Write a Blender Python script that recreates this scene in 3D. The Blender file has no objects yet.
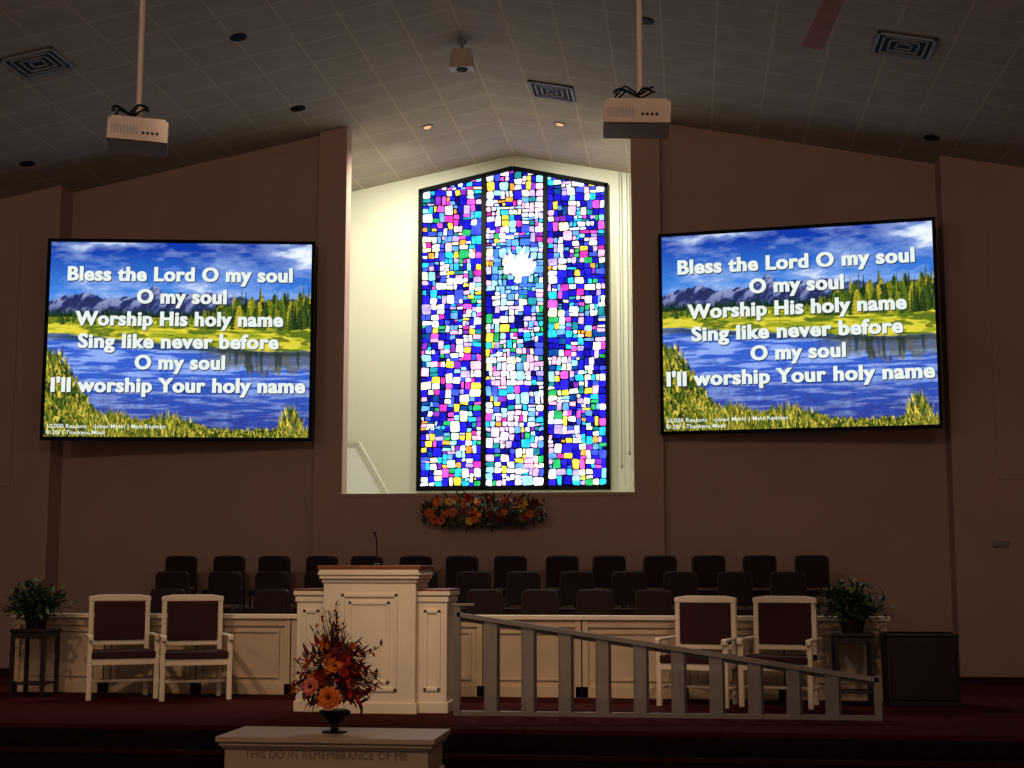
import bpy, math, random
import numpy as np
from mathutils import Vector, Matrix
random.seed(7)
sc = bpy.context.scene
sc.view_settings.view_transform = 'Standard'
sc.view_settings.look = 'None'
R = math.radians

# ------------------------------------------------------------------ materials
def lin(c):
    c = c/255.0
    return c/12.92 if c <= 0.04045 else ((c+0.055)/1.055)**2.4
def rgb(t): return (lin(t[0]), lin(t[1]), lin(t[2]), 1.0)

def mat(name, col, rough=0.6, var=0.12, scale=6.0, metal=0.0, bump=0.0, bscale=60.0, spec=0.3, alpha=1.0):
    m = bpy.data.materials.new(name); m.use_nodes = True
    nt = m.node_tree; b = nt.nodes['Principled BSDF']
    c = rgb(col)
    tc = nt.nodes.new('ShaderNodeTexCoord')
    n = nt.nodes.new('ShaderNodeTexNoise'); n.inputs['Scale'].default_value = scale
    n.inputs['Detail'].default_value = 4
    nt.links.new(tc.outputs['Object'], n.inputs['Vector'])
    r = nt.nodes.new('ShaderNodeValToRGB')
    r.color_ramp.elements[0].position = 0.3; r.color_ramp.elements[1].position = 0.7
    r.color_ramp.elements[0].color = (c[0]*(1-var), c[1]*(1-var), c[2]*(1-var), 1)
    r.color_ramp.elements[1].color = (min(1, c[0]*(1+var)), min(1, c[1]*(1+var)), min(1, c[2]*(1+var)), 1)
    nt.links.new(n.outputs['Fac'], r.inputs['Fac'])
    nt.links.new(r.outputs['Color'], b.inputs['Base Color'])
    b.inputs['Roughness'].default_value = rough
    b.inputs['Metallic'].default_value = metal
    b.inputs['Specular IOR Level'].default_value = spec
    b.inputs['Alpha'].default_value = alpha
    if bump > 0:
        n2 = nt.nodes.new('ShaderNodeTexNoise'); n2.inputs['Scale'].default_value = bscale
        nt.links.new(tc.outputs['Object'], n2.inputs['Vector'])
        bp = nt.nodes.new('ShaderNodeBump'); bp.inputs['Strength'].default_value = bump
        bp.inputs['Distance'].default_value = 0.01
        nt.links.new(n2.outputs['Fac'], bp.inputs['Height'])
        nt.links.new(bp.outputs['Normal'], b.inputs['Normal'])
    return m

def emis(name, col, s):
    m = bpy.data.materials.new(name); m.use_nodes = True
    nt = m.node_tree; nt.nodes.clear()
    e = nt.nodes.new('ShaderNodeEmission'); o = nt.nodes.new('ShaderNodeOutputMaterial')
    e.inputs['Color'].default_value = rgb(col); e.inputs['Strength'].default_value = s
    nt.links.new(e.outputs[0], o.inputs[0]); return m

def emis_attr(name, s, noise=0.0):
    m = bpy.data.materials.new(name); m.use_nodes = True
    nt = m.node_tree; nt.nodes.clear()
    e = nt.nodes.new('ShaderNodeEmission'); o = nt.nodes.new('ShaderNodeOutputMaterial')
    a = nt.nodes.new('ShaderNodeAttribute'); a.attribute_name = 'Col'
    if noise > 0:
        tc = nt.nodes.new('ShaderNodeTexCoord')
        n = nt.nodes.new('ShaderNodeTexNoise'); n.inputs['Scale'].default_value = 9
        n.inputs['Detail'].default_value = 3
        nt.links.new(tc.outputs['Object'], n.inputs['Vector'])
        mr = nt.nodes.new('ShaderNodeMapRange')
        mr.inputs[1].default_value = 0.3; mr.inputs[2].default_value = 0.7
        mr.inputs[3].default_value = s*(1-noise); mr.inputs[4].default_value = s*(1+noise)
        nt.links.new(n.outputs['Fac'], mr.inputs[0])
        nt.links.new(mr.outputs[0], e.inputs['Strength'])
    else:
        e.inputs['Strength'].default_value = s
    nt.links.new(a.outputs['Color'], e.inputs['Color'])
    nt.links.new(e.outputs[0], o.inputs[0]); return m

def ceiling_mat():
    m = mat('ceiling_tile_mat', (160, 150, 136), 0.9, 0.08, 3.0)
    nt = m.node_tree; b = nt.nodes['Principled BSDF']
    tc = [n for n in nt.nodes if n.type == 'TEX_COORD'][0]
    sep = nt.nodes.new('ShaderNodeSeparateXYZ'); nt.links.new(tc.outputs['Object'], sep.inputs[0])
    def line(axis, size, w):
        d = nt.nodes.new('ShaderNodeMath'); d.operation = 'DIVIDE'; d.inputs[1].default_value = size
        nt.links.new(sep.outputs[axis], d.inputs[0])
        f = nt.nodes.new('ShaderNodeMath'); f.operation = 'FRACT'; nt.links.new(d.outputs[0], f.inputs[0])
        g = nt.nodes.new('ShaderNodeMath'); g.operation = 'LESS_THAN'; g.inputs[1].default_value = w/size
        nt.links.new(f.outputs[0], g.inputs[0]); return g
    gx = line(0, 0.61, 0.026); gy = line(1, 0.61, 0.03)
    mx = nt.nodes.new('ShaderNodeMath'); mx.operation = 'MAXIMUM'
    nt.links.new(gx.outputs[0], mx.inputs[0]); nt.links.new(gy.outputs[0], mx.inputs[1])
    mix = nt.nodes.new('ShaderNodeMixRGB'); mix.blend_type = 'MIX'
    ramp = [n for n in nt.nodes if n.type == 'VALTORGB'][0]
    nt.links.new(mx.outputs[0], mix.inputs['Fac'])
    nt.links.new(ramp.outputs['Color'], mix.inputs['Color1'])
    mix.inputs['Color2'].default_value = rgb((180, 167, 146))
    nt.links.new(mix.outputs[0], b.inputs['Base Color'])
    return m

M = {}
M['wall'] = mat('wall_paint', (178, 148, 131), 0.9, 0.05, 1.2, bump=0.2, bscale=40)
M['alc'] = mat('baptistery_wall_paint', (200, 199, 178), 0.85, 0.03, 1.0)
M['alc2'] = mat('baptistery_stair_paint', (225, 228, 224), 0.6, 0.03, 1.0)
M['ceil'] = ceiling_mat()
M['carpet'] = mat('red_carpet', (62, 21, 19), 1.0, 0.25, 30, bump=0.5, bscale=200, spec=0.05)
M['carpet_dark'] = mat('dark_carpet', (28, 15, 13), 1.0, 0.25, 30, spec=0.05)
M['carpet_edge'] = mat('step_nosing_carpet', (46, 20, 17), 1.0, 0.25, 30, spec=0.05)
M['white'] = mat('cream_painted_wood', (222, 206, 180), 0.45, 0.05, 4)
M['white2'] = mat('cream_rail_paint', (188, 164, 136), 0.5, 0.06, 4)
M['table'] = mat('table_painted_wood', (162, 138, 112), 0.5, 0.06, 4)
M['rail'] = mat('brushed_aluminium', (132, 122, 112), 0.35, 0.08, 5, metal=0.5)
M['rail2'] = mat('brushed_aluminium_edge', (70, 62, 56), 0.4, 0.08, 5, metal=0.4)
M['acryl'] = mat('frosted_acrylic', (128, 120, 112), 0.3, 0.08, 5, spec=0.5, alpha=0.72)
M['brown'] = mat('stained_wood', (120, 66, 38), 0.4, 0.25, 12)
M['dkwood'] = mat('dark_wood', (34, 18, 14), 0.5, 0.25, 12)
M['uph'] = mat('burgundy_upholstery', (52, 22, 22), 0.85, 0.15, 40)
M['uph2'] = mat('choir_upholstery', (38, 19, 19), 0.8, 0.15, 40)
M['black'] = mat('black_frame', (7, 7, 8), 0.6, 0.2, 5, spec=0.1)
M['lead'] = mat('lead_matrix', (5, 5, 8), 0.9, 0.2, 8, spec=0.05)
M['metal'] = mat('dark_metal', (30, 28, 27), 0.35, 0.1, 8, metal=0.7)
M['pole'] = mat('painted_pole', (180, 163, 143), 0.4, 0.05, 8)
M['proj'] = mat('projector_plastic', (176, 156, 138), 0.4, 0.05, 8)
M['vent'] = mat('vent_metal', (132, 130, 126), 0.5, 0.05, 8)
M['ventd'] = mat('vent_dark', (25, 25, 28), 0.8, 0.05, 8)
M['leaf'] = mat('leaf_green', (34, 54, 28), 0.6, 0.4, 25)
M['leaf2'] = mat('leaf_light', (80, 98, 42), 0.6, 0.3, 25)
M['red'] = mat('petal_red', (175, 30, 22), 0.7, 0.3, 30)
M['burg'] = mat('petal_burgundy', (95, 14, 20), 0.7, 0.3, 30)
M['orange'] = mat('petal_orange', (222, 110, 30), 0.7, 0.2, 30)
M['yellow'] = mat('petal_yellow', (232, 180, 70), 0.7, 0.2, 30)
M['pink'] = mat('petal_coral', (215, 110, 80), 0.7, 0.2, 30)
M['twig'] = mat('twig', (96, 52, 34), 0.8, 0.2, 30)
M['fan'] = mat('fan_blade_wood', (170, 102, 48), 0.4, 0.15, 8)
M['spk'] = mat('speaker_cabinet', (24, 12, 11), 0.7, 0.2, 12)
M['lamp'] = emis('downlight_lens', (255, 180, 115), 1.3)
M['textw'] = emis('lyric_white', (236, 246, 240), 1.0)
M['textk'] = emis('lyric_shadow', (12, 22, 52), 0.7)
M['screen'] = emis_attr('projected_image', 1.15)
M['glass'] = emis_attr('stained_glass_glow', 2.0, 0.35)  # panes emit their own light in place of daylight behind them
M['inscr'] = mat('carved_letter', (124, 98, 76), 0.6, 0.1, 8)

# ------------------------------------------------------------------ builder
class B:
    def __init__(s): s.v = []; s.f = []; s.m = []; s.mats = []
    def mi(s, k):
        if k not in s.mats: s.mats.append(k)
        return s.mats.index(k)
    def add(s, vs, fs, k, T=None):
        o = len(s.v)
        for p in vs:
            p = Vector(p)
            if T is not None: p = T @ p
            s.v.append(tuple(p))
        i = s.mi(k)
        for f in fs: s.f.append([o+a for a in f]); s.m.append(i)
    def box(s, x0, x1, y0, y1, z0, z1, k, T=None):
        vs = [(x0,y0,z0),(x1,y0,z0),(x1,y1,z0),(x0,y1,z0),(x0,y0,z1),(x1,y0,z1),(x1,y1,z1),(x0,y1,z1)]
        s.add(vs, [(0,3,2,1),(4,5,6,7),(0,1,5,4),(1,2,6,5),(2,3,7,6),(3,0,4,7)], k, T)
    def prism(s, poly, y0, y1, k, T=None):
        n = len(poly)
        vs = [(p[0], y0, p[1]) for p in poly]+[(p[0], y1, p[1]) for p in poly]
        fs = [tuple(range(n)), tuple(range(2*n-1, n-1, -1))]
        for i in range(n): j = (i+1) % n; fs.append((i, i+n, j+n, j))
        s.add(vs, fs, k, T)
    def lathe(s, prof, k, T=None, n=20):
        vs = []; fs = []
        for (r, z) in prof:
            for i in range(n):
                a = 2*math.pi*i/n; vs.append((r*math.cos(a), r*math.sin(a), z))
        for j in range(len(prof)-1):
            for i in range(n):
                i2 = (i+1) % n; fs.append((j*n+i, j*n+i2, (j+1)*n+i2, (j+1)*n+i))
        fs.append(tuple(range(n-1, -1, -1))); fs.append(tuple(range((len(prof)-1)*n, len(prof)*n)))
        s.add(vs, fs, k, T)
    def tube(s, pts, r, k, n=8, taper=None):
        pts = [Vector(p) for p in pts]; vs = []; fs = []
        for i, p in enumerate(pts):
            d = (pts[min(i+1, len(pts)-1)]-pts[max(i-1, 0)]).normalized()
            a = d.cross(Vector((0, 0, 1)))
            if a.length < 1e-3: a = d.cross(Vector((1, 0, 0)))
            a.normalize(); b = d.cross(a)
            rr = r if taper is None else r+(taper-r)*i/(len(pts)-1)
            for q in range(n):
                t = 2*math.pi*q/n; vs.append(p+a*rr*math.cos(t)+b*rr*math.sin(t))
        for j in range(len(pts)-1):
            for q in range(n):
                q2 = (q+1) % n; fs.append((j*n+q, j*n+q2, (j+1)*n+q2, (j+1)*n+q))
        fs.append(tuple(range(n-1, -1, -1))); fs.append(tuple(range((len(pts)-1)*n, len(pts)*n)))
        s.add(vs, fs, k)
    def obj(s, name, bevel=0, smooth=False, parent=None, loc=None):
        me = bpy.data.meshes.new(name); me.from_pydata(s.v, [], s.f)
        for k in s.mats: me.materials.append(M[k])
        me.polygons.foreach_set('material_index', s.m)
        if smooth: me.polygons.foreach_set('use_smooth', [True]*len(s.f))
        me.update()
        o = bpy.data.objects.new(name, me); sc.collection.objects.link(o)
        if loc: o.location = loc
        if bevel > 0:
            md = o.modifiers.new('bevel', 'BEVEL'); md.width = bevel; md.segments = 2; md.limit_method = 'ANGLE'
        if parent: o.parent = parent
        return o

# ------------------------------------------------------------------ room shell
RZ, SL = 7.85, 0.195
def cz(x): return RZ-SL*abs(x)
HW = 9.5
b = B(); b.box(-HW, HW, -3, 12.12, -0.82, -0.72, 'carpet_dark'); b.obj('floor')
b = B(); b.box(-HW+.02, HW-.02, 12.1, 19.2, -0.72, 0.0, 'carpet'); b.obj('stage_platform')
b = B()
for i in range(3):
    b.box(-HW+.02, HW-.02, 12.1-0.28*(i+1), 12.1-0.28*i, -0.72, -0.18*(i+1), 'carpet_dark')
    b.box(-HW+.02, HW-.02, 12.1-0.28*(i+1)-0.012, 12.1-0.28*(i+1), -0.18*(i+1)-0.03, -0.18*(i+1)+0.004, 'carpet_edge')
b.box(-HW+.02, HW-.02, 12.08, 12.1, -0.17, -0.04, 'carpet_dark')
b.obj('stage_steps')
b = B()
for i, (y0, y1) in enumerate([(15.35, 16.7), (16.7, 17.7), (17.7, 18.88)]):
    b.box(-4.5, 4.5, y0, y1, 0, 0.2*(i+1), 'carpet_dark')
b.obj('choir_riser')

def seg(b, x0, x1, y0, y1, z0, k):
    poly = [(x0, z0), (x1, z0), (x1, cz(x1)-0.001), (x0, cz(x0)-0.001)]
    b.prism(poly, y0, y1, k)
b = B()
for s in (-1, 1):
    a, c = sorted((s*2.30, s*6.05)); seg(b, a, c, 19.05, 19.19, 0, 'wall')
    a, c = sorted((s*1.97, s*2.36)); seg(b, a, c, 18.92, 19.2, 0, 'wall')
    a, c = sorted((s*6.0, s*HW)); seg(b, a, c, 18.65, 19.2, 0, 'wall')
b.box(-1.98, 1.98, 18.921, 19.2, 0, 2.33, 'wall')
b.obj('wall_front')
b = B(); b.prism([(-HW-0.2, -0.8), (-HW, -0.8), (-HW, 6.1), (-HW-0.2, 6.1)], -3, 19.2, 'wall'); b.obj('wall_left')
b = B(); b.prism([(HW, -0.8), (HW+0.2, -0.8), (HW+0.2, 6.1), (HW, 6.1)], -3, 19.2, 'wall'); b.obj('wall_right')
b = B(); t = 0.12
b.prism([(-HW, cz(HW)), (0, RZ), (HW, cz(HW)), (HW, cz(HW)+t), (0, RZ+t), (-HW, cz(HW)+t)], -3, 22.05, 'ceil')
b.obj('ceiling')
b = B()
b.prism([(-3.1, 2.2), (3.1, 2.2), (3.1, cz(3.1)), (0, RZ), (-3.1, cz(3.1))], 21.9, 22.04, 'alc')
b.obj('wall_back_baptistery')
for s, nm in ((-1, 'wall_left_baptistery'), (1, 'wall_right_baptistery')):
    b = B(); a, c = sorted((s*3.0, s*3.1)); seg(b, a, c, 19.2, 21.9, 2.2, 'alc'); b.obj(nm)
b = B()
b.box(-3.1, 3.1, 19.2, 21.9, 2.2, 2.32, 'alc'); b.obj('floor_baptistery')
for s in (-1, 1):
    b = B()
    poly = [(-2.99, 2.32), (-1.75, 2.32), (-1.9, 2.6), (-2.25, 3.2), (-2.99, 3.2)]
    if s == 1: poly = [(-p[0], p[1]) for p in poly][::-1]
    b.prism(poly, 21.0, 21.1, 'alc2')
    cap = [(-1.75, 2.32), (-1.72, 2.34), (-1.87, 2.62), (-2.23, 3.24), (-2.99, 3.24), (-2.99, 3.2), (-2.25, 3.2), (-1.9, 2.6)]
    if s == 1: cap = [(-p[0], p[1]) for p in cap][::-1]
    b.prism(cap, 20.98, 21.12, 'alc'); b.obj('baptistery_stair_wall')
b = B(); b.box(-1.99, 1.99, 18.9, 18.92, 2.29, 2.335, 'wall'); b.obj('trim_1')
for s in (-1, 1):
    b = B(); x0, x1 = sorted((s*6.55, s*8.2))
    b.box(x0, x1, 18.63, 18.65, 2.45, 6.0, 'wall'); b.obj('trim_panel', bevel=0.01)
b = B(); b.box(6.45, 6.65, 18.61, 18.65, 1.6, 1.68, 'vent'); b.obj('wall_thermostat', bevel=0.01)

# ------------------------------------------------------------------ stained glass window
win = B()
wt = lambda x: 7.64-0.22*abs(x)
def bar(b, x0, z0, x1, z1, w, y0, y1, k):
    d = Vector((x1-x0, 0, z1-z0)); L = d.length; n = Vector((-d.z, 0, d.x))/L*w/2
    p = [(x0-n.x, z0-n.z), (x1-n.x, z1-n.z), (x1+n.x, z1+n.z), (x0+n.x, z0+n.z)]
    b.prism(p, y0, y1, k)
win.prism([(-1.48, 2.57), (1.48, 2.57), (1.48, wt(1.48)), (0, wt(0)), (-1.48, wt(1.48))], 21.86, 21.895, 'lead')
win.box(-1.50, -1.445, 21.80, 21.9, 2.55, wt(1.48), 'black'); win.box(1.445, 1.50, 21.80, 21.9, 2.55, wt(1.48), 'black')
win.box(-1.50, 1.50, 21.80, 21.9, 2.53, 2.59, 'black')
bar(win, -1.50, wt(1.50)-0.02, 0, wt(0)-0.02, 0.06, 21.80, 21.9, 'black')
bar(win, 0, wt(0)-0.02, 1.50, wt(1.50)-0.02, 0.06, 21.80, 21.9, 'black')
for x in (-0.46, 0.515): win.box(x-0.035, x+0.035, 21.80, 21.9, 2.55, wt(x)-0.03, 'black')
wo = win.obj('window_1')

def clip(poly, fn):
    out = []
    n = len(poly)
    for i in range(n):
        a, c = poly[i], poly[(i+1) % n]; fa, fc = fn(a), fn(c)
        if fa >= 0: out.append(a)
        if fa*fc < 0:
            t = fa/(fa-fc); out.append((a[0]+(c[0]-a[0])*t, a[1]+(c[1]-a[1])*t))
    return out
rects = []
def split(x0, x1, z0, z1):
    w, h = x1-x0, z1-z0
    mx = random.uniform(0.10, 0.19)
    if w < mx and h < mx: rects.append((x0, x1, z0, z1)); return
    if (w > h and random.random() < 0.9) or h < 0.08:
        if w < 0.08: rects.append((x0, x1, z0, z1)); return
        t = x0+w*random.uniform(0.34, 0.66); split(x0, t, z0, z1); split(t, x1, z0, z1)
    else:
        if h < 0.08: rects.append((x0, x1, z0, z1)); return
        t = z0+h*random.uniform(0.34, 0.66); split(x0, x1, z0, t); split(x0, x1, t, z1)
for (a, c) in ((-1.445, -0.495), (-0.425, 0.48), (0.55, 1.445)):
    split(a, c, 2.60, 7.64)
pal = [((22,18,160),8),((35,28,220),10),((12,12,90),4),((60,80,240),6),((90,150,250),6),((40,180,230),8),((140,225,245),6),
       ((215,225,255),11),((250,250,255),12),((170,150,250),5),((230,80,200),6),((200,50,160),5),((250,170,220),6),
       ((245,205,70),6),((235,150,60),2),((40,160,90),5),((30,125,135),4),((120,45,170),4),((245,240,190),5)]
cols = [p[0] for p in pal for _ in range(p[1])]
gv, gf, gc = [], [], []
def gpoly(poly, y, col):
    if len(poly) < 3: return
    o = len(gv)
    for p in poly: gv.append((p[0], y, p[1]))
    gf.append(list(range(o, o+len(poly)))); c = rgb(col)
    for _ in poly: gc.append(c)
for (x0, x1, z0, z1) in rects:
    g = random.uniform(0.005, 0.010)
    w, h = x1-x0-2*g, z1-z0-2*g
    if w < 0.012 or h < 0.012: continue
    x0 += g; x1 -= g; z0 += g; z1 -= g; cx_ = min(w, h)*random.uniform(0.05, 0.18)
    J = lambda: random.uniform(-0.009, 0.009)
    k4 = [J() for _ in range(8)]
    p = [(x0+cx_+k4[0], z0+k4[1]), (x1-cx_, z0+k4[2]), (x1+k4[3], z0+cx_), (x1+k4[4], z1-cx_), (x1-cx_, z1+k4[5]), (x0+cx_, z1+k4[6]), (x0+k4[7], z1-cx_), (x0+k4[0], z0+cx_)]
    p = clip(p, lambda q: wt(q[0])-0.055-q[1])
    col = random.choice(cols)
    xm, zm = (x0+x1)/2, (z0+z1)/2
    if abs(xm) < 0.45 and random.random() < 0.28: col = random.choice([(235,235,255),(250,245,255),(150,200,250),(250,185,225),(200,190,250)])
    if abs(xm) > 0.55 and random.random() < 0.10: col = random.choice([(20,18,150),(30,28,200),(15,60,130)])
    if ((xm-0.07)/0.4)**2+((zm-6.05)/0.5)**2 < 1 and random.random() < 0.75: col = random.choice([(90,150,245),(120,180,250),(60,110,235),(140,190,250)])
    gpoly(p, 21.855, col)
dv = [(0.0,5.72),(0.06,5.85),(0.2,5.86),(0.3,5.98),(0.33,6.12),(0.24,6.1),(0.27,6.2),(0.16,6.16),(0.2,6.3),(0.1,6.24),(0.12,6.42),(0.03,6.3),
      (0.0,6.12),(-0.08,6.2),(-0.18,6.36),(-0.17,6.2),(-0.26,6.26),(-0.22,6.1),(-0.3,6.1),(-0.2,5.95),(-0.1,5.88),(-0.05,5.83),(-0.09,5.76)]
dv = [(x*0.85+0.09, 6.05+(z-6.05)*0.86) for x, z in dv]
gpoly(dv, 21.85, (250, 248, 255))
me = bpy.data.meshes.new('glass'); me.from_pydata(gv, [], gf); me.materials.append(M['glass'])
ca = me.color_attributes.new('Col', 'FLOAT_COLOR', 'CORNER')
ca.data.foreach_set('color', np.array(gc, dtype=np.float32).ravel())
go = bpy.data.objects.new('glass', me); sc.collection.objects.link(go); go.parent = wo
for x, z in ((1.68, 2.9), (1.8, 3.1)):
    b = B(); b.tube([(x, 21.8, z), (x, 21.8, cz(x)-0.02)], 0.008, 'vent'); b.lathe([(0.012, 0), (0.02, 0.03), (0.008, 0.08)], 'vent', Matrix.Translation((x, 21.8, z-0.05)), 8)
    b.obj('blind_cord')

# ------------------------------------------------------------------ projection screens
NX, NZ = 600, 450
SW, SH = 3.53, 2.68
def vnoise(u, v, fx, fy, seed, octv=4, gain=0.55):
    out = np.zeros_like(u); amp = 1; tot = 0
    for o in range(octv):
        r = np.random.RandomState(seed+o*17); g = r.rand(int(fy*2**o)+3, int(fx*2**o)+3)
        x = u*fx*2**o; y = v*fy*2**o; xi = x.astype(int); yi = y.astype(int)
        a = x-xi; c = y-yi; a = a*a*(3-2*a); c = c*c*(3-2*c)
        out += amp*((g[yi, xi]*(1-a)+g[yi, xi+1]*a)*(1-c)+(g[yi+1, xi]*(1-a)+g[yi+1, xi+1]*a)*c)
        tot += amp; amp *= gain
    return out/tot
uu, vv = np.meshgrid(np.linspace(0, 1, NX), np.linspace(0, 1, NZ))
Z0 = vv*0
def C(*c): return np.array([lin(x) for x in c])
def mixc(img, c, m): m = np.clip(m, 0, 1)[..., None]; return img*(1-m)+c*m
st = lambda x, a, w: np.clip((x-a)/w+0.5, 0, 1)
img = np.zeros((NZ, NX, 3))+C(16, 54, 160)
img = mixc(img, C(66, 134, 224), st(vv, 0.17, 0.28))
wx = uu+0.25*vv+0.04*vnoise(uu, vv, 6, 6, 2, 3)
cl = vnoise(np.clip(wx, 0, 1.3)/1.3, vv, 5, 9, 3, 6, 0.58)
dens = 0.12*np.exp(-((uu-0.6)**2)/0.10)-0.08*np.exp(-((vv-0.0)**2)/0.003)
img = mixc(img, C(165, 192, 236), st(cl+dens, 0.59, 0.28)*0.85)
img = mixc(img, C(240, 245, 253), st(cl+dens, 0.68, 0.16)*0.9)
mr = 0.295-0.075*np.exp(-np.abs(uu-0.40)/0.06)-0.05*np.exp(-np.abs(uu-0.14)/0.05)-0.05*np.exp(-np.abs(uu-0.6)/0.05)-0.05*(vnoise(uu, Z0, 22, 1, 9, 5)-0.5)
mc = vnoise(np.clip(uu+0.5*(vv-0.2), 0, 2)/2, vv, 80, 22, 21, 4)
m = st(vv, mr, 0.006)
img = mixc(img, C(64, 74, 130), m)
img = mixc(img, C(160, 172, 214), m*st(mc, 0.57, 0.10)*0.7*st(0.34-vv, 0, 0.1))
img = mixc(img, C(34, 42, 84), m*st(0.45-mc, 0, 0.08)*0.9)
fine = vnoise(uu, vv, 170, 140, 41, 2, 0.7)
med = vnoise(uu, vv, 50, 44, 44, 3, 0.6)
rr = np.random.RandomState(5)
def spike(img, u0, vb, h, w, col, lean=0.0, ragged=0.35, pw=1.0):
    xa, xb = max(0, int((u0-w-abs(lean)*1.1)*NX)), min(NX, int((u0+w+abs(lean)*1.1)*NX)+2)
    ya, yb = max(0, int((vb-h)*NZ)), min(NZ, int(vb*NZ)+1)
    if xb <= xa or yb <= ya: return
    U = uu[ya:yb, xa:xb]; V = vv[ya:yb, xa:xb]; t = np.clip((V-(vb-h))/h, 0, 1)
    wid = w*t**pw*(1-ragged*np.abs(np.sin(t*22+u0*90)))+0.0006
    mm = np.clip((wid-np.abs(U-(u0+lean*(1-t)))) / 0.0018+0.5, 0, 1)
    sh = (0.72+0.5*np.clip((U-u0)/max(w, 1e-4)*-0.5+0.5, 0, 1))[..., None]*(0.55+0.9*fine[ya:yb, xa:xb])[..., None]
    img[ya:yb, xa:xb] = img[ya:yb, xa:xb]*(1-mm[..., None])+col*sh*mm[..., None]
img = mixc(img, C(26, 46, 30), st(vv, 0.372, 0.006))
for i in range(240):
    spike(img, rr.rand(), 0.385, rr.uniform(0.02, 0.05), rr.uniform(0.004, 0.008), C(24, 46, 28)*rr.uniform(0.7, 1.6))
m = st(vv, 0.388+0.008*fine, 0.008)
img = mixc(img, C(150, 158, 36), m)
img = mixc(img, C(220, 206, 62), m*st(vnoise(uu, vv, 12, 60, 49, 3), 0.53, 0.14)*0.9)
img = mixc(img, C(70, 96, 28), m*st(vnoise(uu, vv, 18, 50, 50, 3), 0.56, 0.08)*0.85)
for i in range(190):
    q = rr.rand(); u0 = 0.56+0.46*q**0.8
    hmax = 0.06+0.14*min(1, (u0-0.54)/0.22)
    vb = 0.40+0.05*i/190
    col = [C(112, 122, 30), C(166, 152, 40), C(60, 82, 28), C(32, 52, 24), C(84, 104, 30), C(44, 64, 26)][rr.randint(6)]
    if rr.rand() < 0.45: spike(img, u0, vb, hmax*rr.uniform(0.5, 1.0), rr.uniform(0.008, 0.014), col, 0, 0.45)
    else: spike(img, u0, vb, hmax*rr.uniform(0.35, 0.8), rr.uniform(0.012, 0.024), col, 0, 0.25, 0.45)
for i in range(60):
    spike(img, rr.uniform(0, 0.55), 0.41+0.02*rr.rand(), rr.uniform(0.015, 0.04), rr.uniform(0.006, 0.012), [C(60, 84, 28), C(110, 120, 34)][rr.randint(2)], 0, 0.3, 0.5)
wl = 0.475+0.085*np.clip((uu-0.05)/0.75, 0, 1)+0.018*(vnoise(uu, Z0, 14, 1, 61, 3)-0.5)
m = st(vv, wl, 0.008)
wn = vnoise(uu, vv, 9, 80, 71, 4)
img = mixc(img, C(52, 92, 196), m)
img = mixc(img, C(150, 178, 240), m*st(wn+0.09*np.exp(-((uu-0.45)**2)/0.04)*np.exp(-((vv-0.65)**2)/0.02), 0.56, 0.16)*0.8)
img = mixc(img, C(44, 44, 120), m*st(vv+0.25*(med-0.5), 0.80, 0.3)*0.7)
# mirrored tree reflections
hr = (vv-wl)
rf = m*st(uu, 0.62, 0.14)*st(0.07+0.07*vnoise(uu, Z0, 60, 1, 81, 2)-hr, 0.0, 0.03)
img = mixc(img, C(100, 100, 40), rf*(0.35+0.6*vnoise(uu, vv, 90, 12, 83, 2)))
img = mixc(img, C(30, 42, 30), rf*st(vnoise(uu, vv, 70, 10, 84, 2), 0.56, 0.12)*0.7)
img = mixc(img, C(36, 50, 36), m*st(0.022-np.abs(hr-0.008), 0, 0.02)*0.75)
rag = 0.05*(vnoise(uu, Z0, 40, 1, 91, 2)-0.5)
bl = 0.60+2.6*np.clip(uu-0.05, 0, 1)**1.05+rag
bl = np.minimum(bl, 0.98-0.06*np.exp(-((uu-0.48)**2)/0.012)-0.08*np.exp(-((uu-0.24)**2)/0.02)+rag)
m = st(vv, bl, 0.02)
img = mixc(img, C(60, 72, 24), m)
gcol = [C(170, 160, 48), C(214, 194, 78), C(110, 122, 36), C(60, 84, 28), C(36, 52, 22), C(150, 140, 46), C(84, 104, 34)]
def brush_top(u):
    t = 0.58+2.4*max(0, u-0.05)**1.05
    t = min(t, 0.98-0.06*math.exp(-((u-0.48)**2)/0.012)-0.08*math.exp(-((u-0.24)**2)/0.02))
    return min(t, 1.06-0.20*math.exp(-((u-0.93)**2)/0.003))
bl_ = []
for i in range(4200):
    u0 = rr.rand()**1.4 if i % 2 else rr.uniform(0, 1); tt = brush_top(u0)
    if tt > 1.03: continue
    vb = rr.uniform(tt, 1.08); bl_.append((vb, u0))
patch = vnoise(uu, vv, 12, 9, 97, 2)
for vb, u0 in sorted(bl_):
    pq = patch[min(NZ-1, int(vb*NZ)), min(NX-1, int(u0*NX))]
    if pq > 0.52: spike(img, u0, vb, rr.uniform(0.012, 0.035), rr.uniform(0.004, 0.009), gcol[rr.randint(7)]*rr.uniform(0.6, 1.1), 0, 0.2, 0.5)
    else: spike(img, u0, vb, rr.uniform(0.02, 0.06), rr.uniform(0.0015, 0.0045), gcol[rr.randint(7)]*rr.uniform(0.6, 1.2), rr.uniform(-0.02, 0.02), 0.0)
img *= (0.88+0.24*fine)[..., None]

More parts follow.
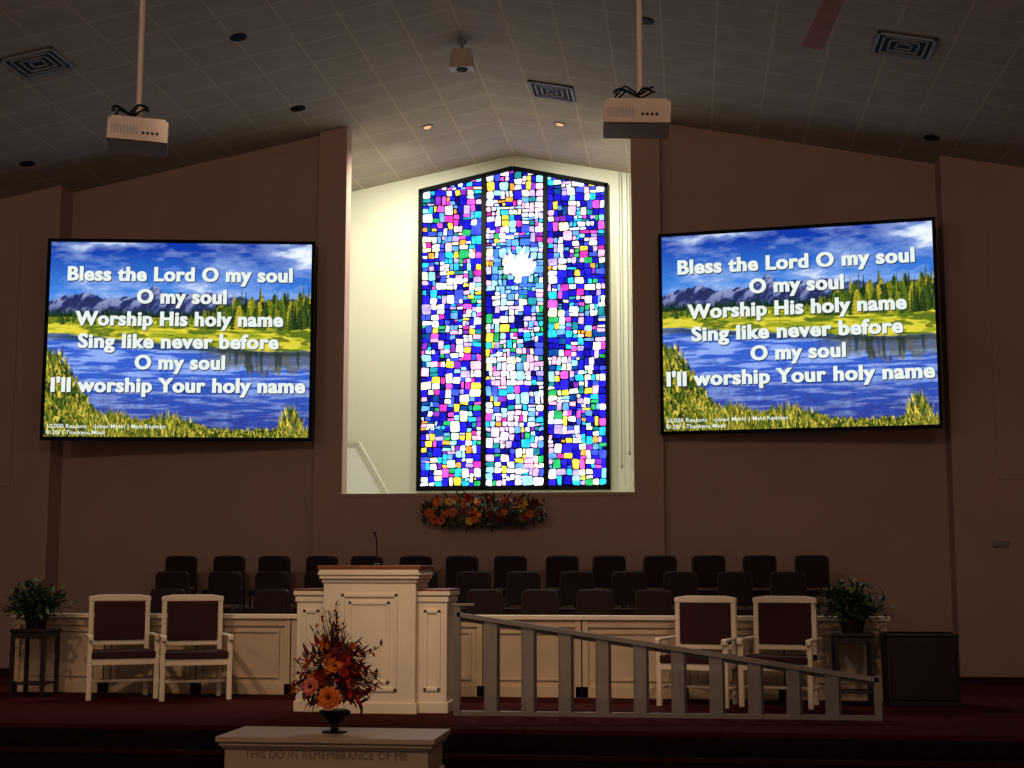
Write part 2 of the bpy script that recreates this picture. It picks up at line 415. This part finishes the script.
xs = (uu-0.5)*SW; zs = (0.5-vv)*SH
sv = np.stack([xs, np.zeros_like(xs), zs], -1).reshape(-1, 3)
idx = np.arange(NX*NZ).reshape(NZ, NX)
sf = np.stack([idx[1:, :-1], idx[1:, 1:], idx[:-1, 1:], idx[:-1, :-1]], -1).reshape(-1, 4)
sme = bpy.data.meshes.new('projected_image'); sme.from_pydata(sv.tolist(), [], sf.tolist()); sme.materials.append(M['screen'])
ca = sme.color_attributes.new('Col', 'FLOAT_COLOR', 'POINT')
ca.data.foreach_set('color', np.concatenate([img.reshape(-1, 3), np.ones((NX*NZ, 1))], 1).astype(np.float32).ravel())

def text(body, size, width, loc, parent, k, off=0.0, align='CENTER', name='text', rot=(math.pi/2, 0, 0), ext=0.0):
    cu = bpy.data.curves.new(name, 'FONT'); cu.body = body; cu.size = size; cu.align_x = align
    cu.offset = off; cu.extrude = ext; cu.resolution_u = 4; cu.space_character = 1.08
    cu.materials.append(M[k])
    o = bpy.data.objects.new(name, cu); sc.collection.objects.link(o); o.parent = parent
    o.rotation_euler = rot; o.location = loc
    bpy.context.view_layer.update()
    if width and o.dimensions.x > 0: o.scale.x = width/o.dimensions.x
    return o
lines = [("Bless the Lord O my soul", 3.0, -0.01, 0.53), ("O my soul", 1.19, 0.02, 0.84), ("Worship His holy name", 2.76, 0.0, 1.15),
         ("Sing like never before", 2.66, -0.01, 1.46), ("O my soul", 1.19, 0.02, 1.75), ("I'll worship Your holy name", 3.36, 0.0, 2.065)]
for s in (-1, 1):
    fr = B()
    e = 0.045
    fr.box(-SW/2-e, SW/2+e, 0.004, 0.06, -SH/2-e, SH/2+e, 'black')
    for (a, c, d, f_) in ((-SW/2-e, -SW/2, -SH/2-e, SH/2+e), (SW/2, SW/2+e, -SH/2-e, SH/2+e), (-SW/2, SW/2, SH/2, SH/2+e), (-SW/2, SW/2, -SH/2-e, -SH/2)):
        fr.box(a, c, -0.02, 0.01, d, f_, 'black')
    for bx in (-1.2, 1.2): fr.box(bx-0.04, bx+0.04, 0.06, 0.3, -0.9, 0.9, 'black')
    so = fr.obj('projection_screen', loc=(s*4.08, 18.3 if s < 0 else 18.42, 4.40 if s > 0 else 4.39))
    so.rotation_euler = (0, 0, -s*math.atan2(0.6, 3.45)*(1 if s < 0 else 0.85))
    so.scale = (0.975, 1, 0.965) if s > 0 else (0.99, 1, 0.985)
    im = bpy.data.objects.new('projected_image', sme); sc.collection.objects.link(im); im.parent = so; im.location = (0, -0.002, 0)
    for i, (tx, w, ox, dz) in enumerate(lines):
        for j, dx in enumerate((-0.006, 0.006)):
            text(tx, 0.27, w, (ox+dx, -0.010-0.0005*j, SH/2-dz), so, 'textw', 0.008, name='lyric_line_%d_%d' % (i+1, j))
        for j, (dx, dzz) in enumerate(((0.004, -0.014), (0.016, -0.011), (0.014, 0.0))):
            text(tx, 0.27, w, (ox+dx, -0.0055-0.0005*j, SH/2-dz+dzz), so, 'textk', 0.008, name='lyric_shadow_%d_%d' % (i+1, j))
    text("10,000 Reasons   -Jonas Myrin | Matt Redman", 0.075, 1.55, (-SW/2+0.03, -0.008, -SH/2+0.12), so, 'textw', 0.001, 'LEFT', 'credit_1')
    text("© 2011 Thankyou Music", 0.075, 0.78, (-SW/2+0.03, -0.008, -SH/2+0.035), so, 'textw', 0.001, 'LEFT', 'credit_2')

# ------------------------------------------------------------------ choir rail
b = B()
x0, x1, y0 = -4.68, 4.66, 15.1
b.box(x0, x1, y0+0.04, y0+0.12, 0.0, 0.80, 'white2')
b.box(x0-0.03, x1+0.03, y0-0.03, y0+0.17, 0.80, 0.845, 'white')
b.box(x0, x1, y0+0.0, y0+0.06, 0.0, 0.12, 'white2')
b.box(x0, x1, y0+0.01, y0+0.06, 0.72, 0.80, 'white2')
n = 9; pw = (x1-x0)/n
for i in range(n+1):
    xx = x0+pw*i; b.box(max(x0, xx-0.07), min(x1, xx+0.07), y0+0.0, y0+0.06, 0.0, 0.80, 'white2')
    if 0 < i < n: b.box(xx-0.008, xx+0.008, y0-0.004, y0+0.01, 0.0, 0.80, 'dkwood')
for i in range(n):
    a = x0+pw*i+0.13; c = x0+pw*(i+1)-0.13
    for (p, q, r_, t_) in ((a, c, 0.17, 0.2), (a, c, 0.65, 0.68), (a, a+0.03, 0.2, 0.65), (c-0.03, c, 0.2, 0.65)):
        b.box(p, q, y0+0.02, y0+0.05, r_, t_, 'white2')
b.obj('choir_rail', bevel=0.006)

# ------------------------------------------------------------------ choir chairs
def chair_mesh():
    b = B()
    hw = 0.21
    prof = [(hw, 0.84), (hw-0.012, 0.875), (hw-0.035, 0.893), (0.1, 0.9), (-0.1, 0.9), (-hw+0.035, 0.893), (-hw+0.012, 0.875), (-hw, 0.84)]
    poly = [(-hw, 0.5), (hw, 0.5)]+prof
    b.prism(poly, 0.20, 0.25, 'dkwood')
    poly2 = [(x*0.9, 0.5+(z-0.5)*0.95+0.005) for x, z in poly]
    b.prism(poly2, 0.18, 0.2, 'uph2')
    b.box(-0.22, 0.22, -0.22, 0.22, 0.40, 0.47, 'uph2')
    for sx in (-0.2, 0.2):
        b.tube([(sx, -0.2, 0), (sx, -0.2, 0.41)], 0.012, 'metal')
        b.tube([(sx, 0.26, 0), (sx, 0.22, 0.42), (sx, 0.235, 0.85)], 0.012, 'metal')
    return b
cm = chair_mesh()
first = None
def place_chair(x, y, z, r=0):
    global first
    if first is None:
        o = cm.obj('choir_chair', bevel=0.008); first = o
    else:
        o = bpy.data.objects.new('choir_chair', first.data); sc.collection.objects.link(o)
        md = o.modifiers.new('bevel', 'BEVEL'); md.width = 0.008; md.segments = 2; md.limit_method = 'ANGLE'
    o.location = (x, y, z); o.rotation_euler = (0, 0, r)
for i in range(14): place_chair(-3.92+0.622*i+random.uniform(-0.02, 0.02), 18.0, 0.6, random.uniform(-0.05, 0.05))
for i in range(13): place_chair(-3.65+0.622*i+random.uniform(-0.02, 0.02), 17.0, 0.4, random.uniform(-0.05, 0.05))
for i in (0, 2, 3, 4, 5, 6, 7, 8, 9): place_chair(-3.35+0.622*i+random.uniform(-0.02, 0.02), 16.0, 0.2, random.uniform(-0.05, 0.05))

# ------------------------------------------------------------------ white armchairs
def armchair(x, y, r):
    b = B(); W2 = 0.335; w = 0.29
    for s in (-1, 1):
        b.box(s*w-0.025, s*w+0.025, 0.20, 0.26, 0, 1.04, 'white')
        b.box(s*W2-0.026, s*W2+0.026, -0.28, -0.228, 0, 0.63, 'white')
        b.box(s*W2-0.03, s*W2+0.03, -0.30, 0.24, 0.63, 0.658, 'white')
        b.box(s*W2-0.026, s*W2+0.026, -0.325, -0.27, 0.60, 0.65, 'white')
        b.box(s*W2-0.015, s*W2+0.015, -0.24, 0.22, 0.36, 0.44, 'white')
        b.box(s*W2-0.012, s*W2+0.012, -0.24, 0.22, 0.16, 0.19, 'white')
    b.prism([(-0.32, 0.99), (0.32, 0.99), (0.32, 1.04), (0.2, 1.06), (-0.2, 1.06), (-0.32, 1.04)], 0.195, 0.265, 'white')
    b.box(-0.29, 0.29, 0.205, 0.255, 0.53, 0.585, 'white')
    b.box(-0.255, 0.255, 0.185, 0.25, 0.585, 0.985, 'uph')
    b.box(-0.325, 0.325, -0.27, -0.235, 0.35, 0.42, 'white')
    b.box(-0.325, 0.325, 0.20, 0.24, 0.34, 0.42, 'white')
    b.box(-0.32, 0.32, -0.29, 0.19, 0.42, 0.49, 'uph')
    b.box(-0.325, 0.325, -0.02, 0.02, 0.16, 0.19, 'white')
    o = b.obj('armchair', bevel=0.01, loc=(x, y, 0)); o.rotation_euler = (0, 0, r)
armchair(-3.23, 14.55, 0.5); armchair(-2.44, 14.55, 0.45); armchair(2.76, 14.45, -0.3); armchair(3.55, 14.45, -0.28)

# ------------------------------------------------------------------ pulpit
b = B()
def panel(b, x0, x1, z0, z1, y, k='white'):
    for (p, q, r_, t_) in ((x0, x1, z0, z0+0.035), (x0, x1, z1-0.035, z1), (x0, x0+0.035, z0, z1), (x1-0.035, x1, z0, z1)):
        b.box(p, q, y-0.015, y+0.01, r_, t_, k)
b.box(-0.44, 0.44, 0, 0.62, 0.0, 1.24, 'white')
b.box(-0.46, 0.46, -0.02, 0.64, 0.0, 0.10, 'white')
b.box(-0.455, 0.455, -0.015, 0.635, 1.20, 1.235, 'white')
b.box(-0.475, 0.475, -0.04, 0.655, 1.235, 1.27, 'white')
b.prism([(-0.49, 1.27), (0.49, 1.27), (0.47, 1.32), (-0.47, 1.32)], -0.055, 0.66, 'white')
b.box(-0.49, 0.49, -0.055, 0.66, 1.32, 1.36, 'brown')
panel(b, -0.27, 0.27, 0.2, 1.1, 0)
panel(b, -0.20, 0.20, 0.27, 1.03, 0.005)
for s in (-1, 1):
    a, c = sorted((s*0.44, s*0.72)); b.box(a, c, 0.1, 0.62, 0, 1.08, 'white')
    a, c = sorted((s*0.44, s*0.735)); b.box(a, c, 0.085, 0.635, 0, 0.10, 'white')
    b.box(a, c, 0.085, 0.635, 1.02, 1.07, 'white')
    a, c = sorted((s*0.44, s*0.75)); b.box(a, c, 0.07, 0.65, 1.08, 1.12, 'white')
    a, c = sorted((s*0.44, s*0.75)); b.box(a, c, 0.07, 0.65, 1.12, 1.14, 'brown')
    a, c = sorted((s*0.50, s*0.66)); panel(b, a, c, 0.2, 0.95, 0.1)
pul = b.obj('pulpit', bevel=0.006, loc=(-0.30, 13.25, 0))
b = B(); b.lathe([(0.05, 0), (0.05, 0.015), (0.01, 0.02)], 'metal')
b.tube([(0, 0, 0.01), (0, 0, 0.2), (0, -0.03, 0.26), (0, -0.07, 0.29)], 0.006, 'metal')
b.lathe([(0.008, -0.03), (0.014, -0.01), (0.014, 0.03), (0.005, 0.04)], 'metal', Matrix.Translation((0, -0.09, 0.3)) @ Matrix.Rotation(R(65), 4, 'X'), 10)
mo = b.obj('gooseneck_microphone', loc=(-0.3, 13.55, 1.36))

# ------------------------------------------------------------------ ramp railing
b = B()
X0, X1 = 0.54, 4.32; yr = 13.2
top = lambda x: 0.93-(x-X0)*0.148
b.prism([(X0, top(X0)-0.04), (X1, top(X1)-0.04), (X1, top(X1)), (X0, top(X0))], yr-0.03, yr+0.05, 'rail')
b.prism([(X0, top(X0)-0.075), (X1, top(X1)-0.075), (X1, top(X1)-0.04), (X0, top(X0)-0.04)], yr-0.0, yr+0.02, 'rail2')
b.box(X0, X1, yr-0.02, yr+0.04, 0.0, 0.04, 'rail')
b.box(X0-0.03, X0+0.03, yr-0.03, yr+0.05, 0, 0.99, 'rail'); b.box(X0-0.04, X0+0.16, yr-0.04, yr+0.06, 0.99, 1.01, 'rail')
b.box(X1-0.04, X1+0.02, yr-0.03, yr+0.05, 0, top(X1)+0.01, 'rail')
i = 1
while X0+0.34*i < X1-0.15:
    xx = X0+0.34*i
    for (a_, c_, f0, f1, kk) in ((-0.07, 0.03, -0.015, 0.0, 'acryl'), (0.03, 0.055, -0.01, 0.035, 'rail2'), (-0.085, -0.07, -0.01, 0.02, 'rail')):
        b.prism([(xx+a_, 0.03), (xx+c_, 0.03), (xx+c_, top(xx+c_)-0.03), (xx+a_, top(xx+a_)-0.03)], yr+f0, yr+f1, kk)
    i += 1
b.obj('ramp_railing')

# ------------------------------------------------------------------ communion table
b = B()
def cb(w, d0, d1, z0, z1, k): b.box(-w/2, w/2, d0, d1, z0, z1, k)
cb(1.64, 0, 0.72, 0.06, 0.10, 'table'); cb(1.60, 0.02, 0.70, 0.03, 0.06, 'table'); cb(1.57, 0.04, 0.69, 0.01, 0.03, 'table')
cb(1.53, 0.06, 0.67, -0.17, 0.01, 'table'); cb(1.57, 0.045, 0.68, -0.20, -0.17, 'table')
for s in (-1, 1):
    for yy in (0.08, 0.55): b.box(s*0.70-0.06, s*0.70+0.06, yy, yy+0.12, -0.66, -0.17, 'table')
cb(1.26, 0.2, 0.55, -0.62, -0.20, 'table')
cb(1.58, 0.04, 0.69, -0.72, -0.62, 'table')
tab = b.obj('communion_table', bevel=0.006, loc=(0.0, 10.45, 0))
text("THIS DO IN REMEMBRANCE OF ME", 0.085, 1.22, (0.0, 0.056, -0.055), tab, 'inscr', 0.0, name='carved_inscription', ext=0.002)

# ------------------------------------------------------------------ foliage helpers
def frame_from(d):
    d = Vector(d).normalized(); a = d.cross(Vector((0, 0, 1)))
    if a.length < 1e-2: a = Vector((1, 0, 0))
    a.normalize(); c = a.cross(d)
    return Matrix((a, c, d)).transposed().to_4x4()
def flower(b, p, d, r, k, kc='yellow', n=9, layers=2):
    T0 = Matrix.Translation(p) @ frame_from(d)
    for L in range(layers):
        rr_ = r*(1-0.3*L); lift = 0.15*r+0.22*r*L
        for i in range(n):
            a = 2*math.pi*(i+0.5*L)/n
            T = T0 @ Matrix.Rotation(a, 4, 'Z')
            w = rr_*math.sin(math.pi/n)*1.1
            b.add([(0.1*rr_, 0, 0.02*rr_), (0.6*rr_, w, lift*0.7), (rr_, w*0.4, lift), (rr_, -w*0.4, lift), (0.6*rr_, -w, lift*0.7)], [(0, 1, 2, 3, 4)], k, T)
    b.lathe([(0.2*r, 0.05*r), (0.22*r, 0.25*r), (0.1*r, 0.38*r)], kc, T0, 8)
def leaf(b, p, d, L, w, k, droop=0.3):
    T = Matrix.Translation(p) @ frame_from(d)
    vs = [(0, 0, 0), (w*0.8, -droop*0.1*L, L*0.35), (w*0.6, -droop*0.35*L, L*0.75), (0, -droop*0.6*L, L), (-w*0.6, -droop*0.35*L, L*0.75), (-w*0.8, -droop*0.1*L, L*0.35), (0, -droop*0.02*L-0.1*w, L*0.4), (0, -droop*0.3*L-0.1*w, L*0.75)]
    b.add(vs, [(0, 1, 6), (1, 2, 7, 6), (2, 3, 7), (3, 4, 7), (4, 5, 6, 7), (5, 0, 6)], k, T)
def rdir(zmin=-0.3):
    while True:
        v = Vector((random.gauss(0, 1), random.gauss(0, 1), random.gauss(0, 1))).normalized()
        if v.z >= zmin: return v

b = B()
b.lathe([(0.10, 0), (0.09, 0.015), (0.03, 0.03), (0.025, 0.06), (0.08, 0.09), (0.115, 0.13), (0.12, 0.16), (0.10, 0.17)], 'metal')
c0 = Vector((0, 0, 0.42))
for i in range(60):
    d = rdir(-0.75); p = c0+Vector((d.x*0.27, d.y*0.24, d.z*0.26))*random.uniform(0.6, 1.05)
    flower(b, p, (d+rdir(-1)*0.5), random.uniform(0.03, 0.065), random.choice(['red', 'red', 'burg', 'red', 'orange', 'burg', 'burg', 'orange']), random.choice(['burg', 'yellow', 'twig']))
for i in range(460):
    d = rdir(-0.75); p = c0+Vector((d.x*0.25, d.y*0.22, d.z*0.25))*random.uniform(0.6, 1.1)
    leaf(b, p, d+rdir(-1)*0.7, random.uniform(0.06, 0.15), random.uniform(0.012, 0.026), random.choice(['leaf', 'burg', 'burg', 'red', 'red', 'red', 'orange']))
flower(b, Vector((0.03, -0.3, 0.28)), Vector((0, -1, 0.1)), 0.09, 'orange', 'burg', 10, 3)
flower(b, Vector((-0.12, -0.27, 0.36)), Vector((-0.3, -1, 0.2)), 0.07, 'pink', 'burg', 10, 2)
for i in range(38):
    a = random.uniform(0, 2*math.pi); sp_ = random.uniform(0.02, 0.2)
    tp = Vector((math.cos(a)*sp_-0.03, math.sin(a)*sp_, random.uniform(0.7, 1.04-sp_)))
    b.tube([Vector((0, 0, 0.4)), (Vector((0, 0, 0.4))+tp)/2+Vector((0.01, 0, 0.02)), tp], 0.005, 'twig', 5, 0.002)
    for q in range(12):
        t = random.uniform(0.45, 1.0); pp = Vector((0, 0, 0.4)).lerp(tp, t)
        leaf(b, pp, rdir(0), 0.05, 0.009, random.choice(['twig', 'burg', 'red', 'leaf']))
for i in range(30):
    a = random.uniform(0, 2*math.pi); tp = c0+Vector((math.cos(a)*0.36, math.sin(a)*0.3, random.uniform(-0.2, 0.24)))
    b.tube([c0, (c0+tp)/2+Vector((0, 0, 0.04)), tp], 0.004, 'twig', 5, 0.002)
    for q in range(9): leaf(b, c0.lerp(tp, random.uniform(0.65, 1)), rdir(-0.5), 0.06, 0.014, random.choice(['red', 'burg', 'orange', 'leaf']))
b.obj('flower_arrangement', loc=(-0.01, 10.82, 0.10))

b = B()
b.box(-0.55, 0.55, 0.0, 0.22, -0.03, 0.0, 'dkwood')
for i in range(750):
    x = random.uniform(-0.8, 0.8); e = math.sqrt(max(0.05, 1-(x/0.98)**2))
    p = Vector((x, random.uniform(-0.10, 0.15), 0.17+random.uniform(-0.19, 0.19)*e))
    d = Vector((x*0.7+random.gauss(0, 0.6), -abs(random.gauss(0.5, 0.4)), random.gauss(0, 0.8)))
    leaf(b, p, d, random.uniform(0.06, 0.14), 0.022, random.choice(['leaf', 'leaf', 'leaf', 'leaf2', 'burg', 'twig', 'leaf']))
for i in range(34):
    x = random.uniform(-0.72, 0.72); e = math.sqrt(max(0.05, 1-(x/0.88)**2))
    p = Vector((x, random.uniform(-0.14, -0.05), 0.17+random.uniform(-0.17, 0.18)*e))
    d = Vector((x*0.4+random.gauss(0, 0.4), -1, random.gauss(0.1, 0.5)))
    flower(b, p, d, random.uniform(0.04, 0.075), random.choice(['orange', 'orange', 'pink', 'red', 'yellow', 'red', 'burg']), random.choice(['burg', 'yellow', 'twig']))
b.obj('autumn_flower_spray', loc=(-0.02, 18.69, 1.92))

for px_ in (-4.24, 4.27):
    b = B()
    b.box(-0.2, 0.2, -0.2, 0.2, 0.67, 0.70, 'dkwood'); b.box(-0.18, 0.18, -0.18, 0.18, 0.60, 0.67, 'dkwood'); b.box(-0.17, 0.17, -0.17, 0.17, 0.12, 0.14, 'dkwood')
    for sx in (-0.17, 0.17):
        for sy in (-0.17, 0.17): b.box(sx-0.02, sx+0.02, sy-0.02, sy+0.02, 0, 0.67, 'dkwood')
    b.obj('plant_stand', bevel=0.005, loc=(px_, 14.7, 0))
    b = B()
    b.lathe([(0.10, 0), (0.13, 0.14), (0.14, 0.16), (0.12, 0.16)], 'spk')
    for i in range(105):
        a = random.uniform(0, 2*math.pi); el = random.uniform(0.1, 1.4); L = random.uniform(0.18, 0.33)
        d = Vector((math.cos(a)*math.cos(el), math.sin(a)*math.cos(el), math.sin(el)))
        p0 = Vector((0, 0, 0.14)); tp = p0+d*L*1.15
        tp2 = tp+Vector((d.x, d.y, -0.35))*0.08
        b.tube([p0, p0.lerp(tp, 0.5)+Vector((0, 0, 0.02)), tp, tp2], 0.004, 'leaf', 4, 0.002)
        for q in range(10):
            t = random.uniform(0.3, 1); pp = p0.lerp(tp, t) if t < 0.85 else tp.lerp(tp2, random.random())
            leaf(b, pp, d+rdir(-1)*0.9, random.uniform(0.06, 0.10), 0.024, random.choice(['leaf', 'leaf', 'leaf', 'leaf', 'leaf2']))
    b.obj('potted_plant', loc=(px_, 14.7, 0.70))

b = B()
b.box(-0.34, 0.34, -0.05, 0.4, 0.0, 0.70, 'spk'); b.box(-0.31, 0.31, -0.07, -0.05, 0.06, 0.64, 'spk')
b.box(-0.35, 0.35, -0.07, 0.42, 0.67, 0.70, 'dkwood')
b.obj('stage_speaker', bevel=0.01, loc=(4.92, 14.6, 0))

# ------------------------------------------------------------------ projectors on ceiling poles
def projector(x, y, ztop, rz, w=0.48, tilt=0.0, px=0.0):
    b = B(); zc = ztop-0.09
    T = Matrix.Rotation(rz, 4, 'Z') @ Matrix.Rotation(tilt, 4, 'Y')
    b.box(-w/2, w/2, -0.2, 0.2, -0.09, 0.07, 'proj', T)
    b.box(-w/2+0.02, w/2-0.02, -0.19, 0.19, 0.07, 0.09, 'proj', T)
    for i in range(9): b.box(-w/2+0.03+i*0.022, -w/2+0.038+i*0.022, -0.203, -0.198, -0.05, 0.02, 'vent', T)
    for i in range(4): b.box(0.03+i*0.034, 0.05+i*0.034, -0.204, -0.198, -0.04, -0.02, 'ventd', T)
    b.box(-w/2+0.05, w/2-0.05, -0.15, 0.15, -0.094, -0.088, 'pole', T)
    b.lathe([(0.055, 0.19), (0.055, 0.24), (0.04, 0.24)], 'metal', T @ Matrix.Translation((-0.1, 0, -0.01)) @ Matrix.Rotation(R(-90), 4, 'X'))
    b.box(-0.12, 0.12, -0.1, 0.1, 0.09, 0.105, 'metal', T)
    P = Matrix.Translation((px, 0, 0))
    b.lathe([(0.05, 0.105), (0.05, 0.12), (0.022, 0.13), (0.022, cz(x+px)-zc-0.02), (0.07, cz(x+px)-zc-0.02), (0.07, cz(x+px)-zc)], 'pole', P, 14)
    for q in range(4):
        pts = []; r0 = random.uniform(0.05, 0.1); ph = random.uniform(0, 3)
        for i in range(13):
            t = math.pi*i/12
            pts.append((-0.16+0.3*i/12+0.02*math.sin(3*t+ph), -0.1-0.06*math.sin(t)-0.02*q, 0.10+r0*abs(math.sin(t*1.5+ph*0.3))))
        b.tube(pts, 0.007, 'black', 6)
    b.obj('ceiling_projector', loc=(x, y, zc))
projector(-1.45, 10.15, 4.69, 0.36, 0.44, 0.03)
projector(2.34, 10.15, 4.68, 0.06, 0.48, 0.03, 0.03)

# ------------------------------------------------------------------ ceiling fittings
def ceilT(x, y, off=0.0):
    s = 1 if x > 0 else -1
    return Matrix.Translation((x, y, cz(x)-off)) @ Matrix.Rotation(s*math.atan(SL), 4, 'Y')
for (x, y, w, d) in ((-4.5, 14.7, 0.62, 0.62), (5.03, 15.06, 0.62, 0.62), (0.96, 18.35, 0.6, 0.6)):
    b = B(); T = ceilT(x, y)
    b.box(-w/2, w/2, -d/2, d/2, -0.012, -0.002, 'ventd', T)
    for k in range(4):
        a = w/2-k*0.075; tk = 0.02 if k else 0.035
        for (p, q, r_, t_) in ((-a, a, -a, -a+tk), (-a, a, a-tk, a), (-a, -a+tk, -a, a), (a-tk, a, -a, a)):
            b.box(p, q, r_, t_, -0.03+0.002*k, -0.010, 'vent', T)
    b.obj('ceiling_vent')
for (x, y) in ((-2.37, 15.27), (-2.38, 17.84), (-5.99, 17.57), (5.79, 17.98), (2.28, 15.38)):
    b = B(); b.lathe([(0.10, -0.012), (0.10, -0.002)], 'ventd', ceilT(x, y), 20); b.lathe([(0.08, -0.016), (0.085, -0.012)], 'black', ceilT(x, y), 20); b.obj('recessed_downlight')
for (x, y) in ((-0.98, 19.69), (0.93, 19.82)):
    b = B(); b.lathe([(0.10, -0.012), (0.10, -0.002)], 'vent', ceilT(x, y), 20); b.lathe([(0.05, -0.016), (0.055, -0.012)], 'lamp', ceilT(x, y), 20); b.obj('lit_downlight')
b = B(); b.lathe([(0.06, 0.0), (0.06, -0.04), (0.02, -0.05), (0.02, -0.12)], 'vent', None, 12)
b.prism([(-0.15, -0.36), (0.15, -0.36), (0.12, -0.12), (-0.12, -0.12)], -0.1, 0.1, 'pole'); b.lathe([(0.07, -0.375), (0.075, -0.36)], 'ventd', None, 14)
b.obj('ridge_speaker', loc=(-0.03, 16.9, RZ-0.01), bevel=0.01)

b = B(); hx, hy, hz = 3.84, 9.75, 5.47
b.lathe([(0.02, 0.1), (0.12, 0.06), (0.14, -0.04), (0.06, -0.1)], 'brown', None, 20)
b.lathe([(0.018, 0.05), (0.018, cz(hx)-hz)], 'brown', None, 10)
for a in (95, 185, 275, 5):
    T = Matrix.Rotation(R(a), 4, 'Z') @ Matrix.Rotation(R(10), 4, 'X')
    b.box(0.12, 0.35, -0.02, 0.02, -0.01, 0.01, 'metal', T)
    b.add([(0.3, -0.07, 0), (1.48, -0.09, 0), (1.5, -0.08, 0), (1.5, 0.08, 0), (1.48, 0.09, 0), (0.3, 0.07, 0),
           (0.3, -0.07, 0.012), (1.48, -0.09, 0.012), (1.5, -0.08, 0.012), (1.5, 0.08, 0.012), (1.48, 0.09, 0.012), (0.3, 0.07, 0.012)],
          [(5, 4, 3, 2, 1, 0), (6, 7, 8, 9, 10, 11)]+[(i, (i+1) % 6, (i+1) % 6+6, i+6) for i in range(6)], 'fan', T)
b.obj('ceiling_fan', loc=(hx, hy, hz))

# ------------------------------------------------------------------ lights
def spot(name, loc, tgt, W, col, ang=60, blend=0.8, rad=0.15):
    l = bpy.data.lights.new(name, 'SPOT'); l.energy = W; l.color = col; l.spot_size = R(ang); l.spot_blend = blend; l.shadow_soft_size = rad
    o = bpy.data.objects.new(name, l); sc.collection.objects.link(o); o.location = loc
    o.rotation_euler = (Vector(tgt)-Vector(loc)).to_track_quat('-Z', 'Y').to_euler(); return o
def point(name, loc, W, col, rad=0.1):
    l = bpy.data.lights.new(name, 'POINT'); l.energy = W; l.color = col; l.shadow_soft_size = rad
    o = bpy.data.objects.new(name, l); sc.collection.objects.link(o); o.location = loc; return o
warm = (1.0, 0.70, 0.46)
for x in (-0.98, 0.93):
    spot('baptistery_lamp', (x, 19.75, 7.45), (x*1.3, 21.2, 3), 470, (1, 0.97, 0.84), 170, 0.6, 0.06)
for (x, t) in ((-3.5, -2.9), (-0.8, -0.3), (1.2, 0.9), (3.9, 3.2)):
    spot('stage_lamp', (x, 8.6, 6.4), (t, 14.5, 0.45), 500, warm, 36, 1.0, 0.12)
point('house_fill', (0, 5.0, 5.0), 200, (1.0, 0.76, 0.62), 0.3)  # unseen fill points added to lift the ambient on walls and ceiling
for x in (-5.5, 5.5):
    point('house_fill', (x, 5.0, 5.0), 150, (1.0, 0.76, 0.62), 0.3)
w = bpy.data.worlds.new('world'); sc.world = w; w.use_nodes = True
w.node_tree.nodes['Background'].inputs[0].default_value = (0.9, 0.64, 0.53, 1)
w.node_tree.nodes['Background'].inputs[1].default_value = 0.32

# ------------------------------------------------------------------ camera
cam = bpy.data.cameras.new('camera'); cam.sensor_width = 36; cam.lens = 36*1430/1024; cam.clip_end = 100
co = bpy.data.objects.new('camera', cam); sc.collection.objects.link(co)
co.location = (2.67, 0, 1.32); co.rotation_euler = (R(97.4), 0, R(7)); sc.camera = co
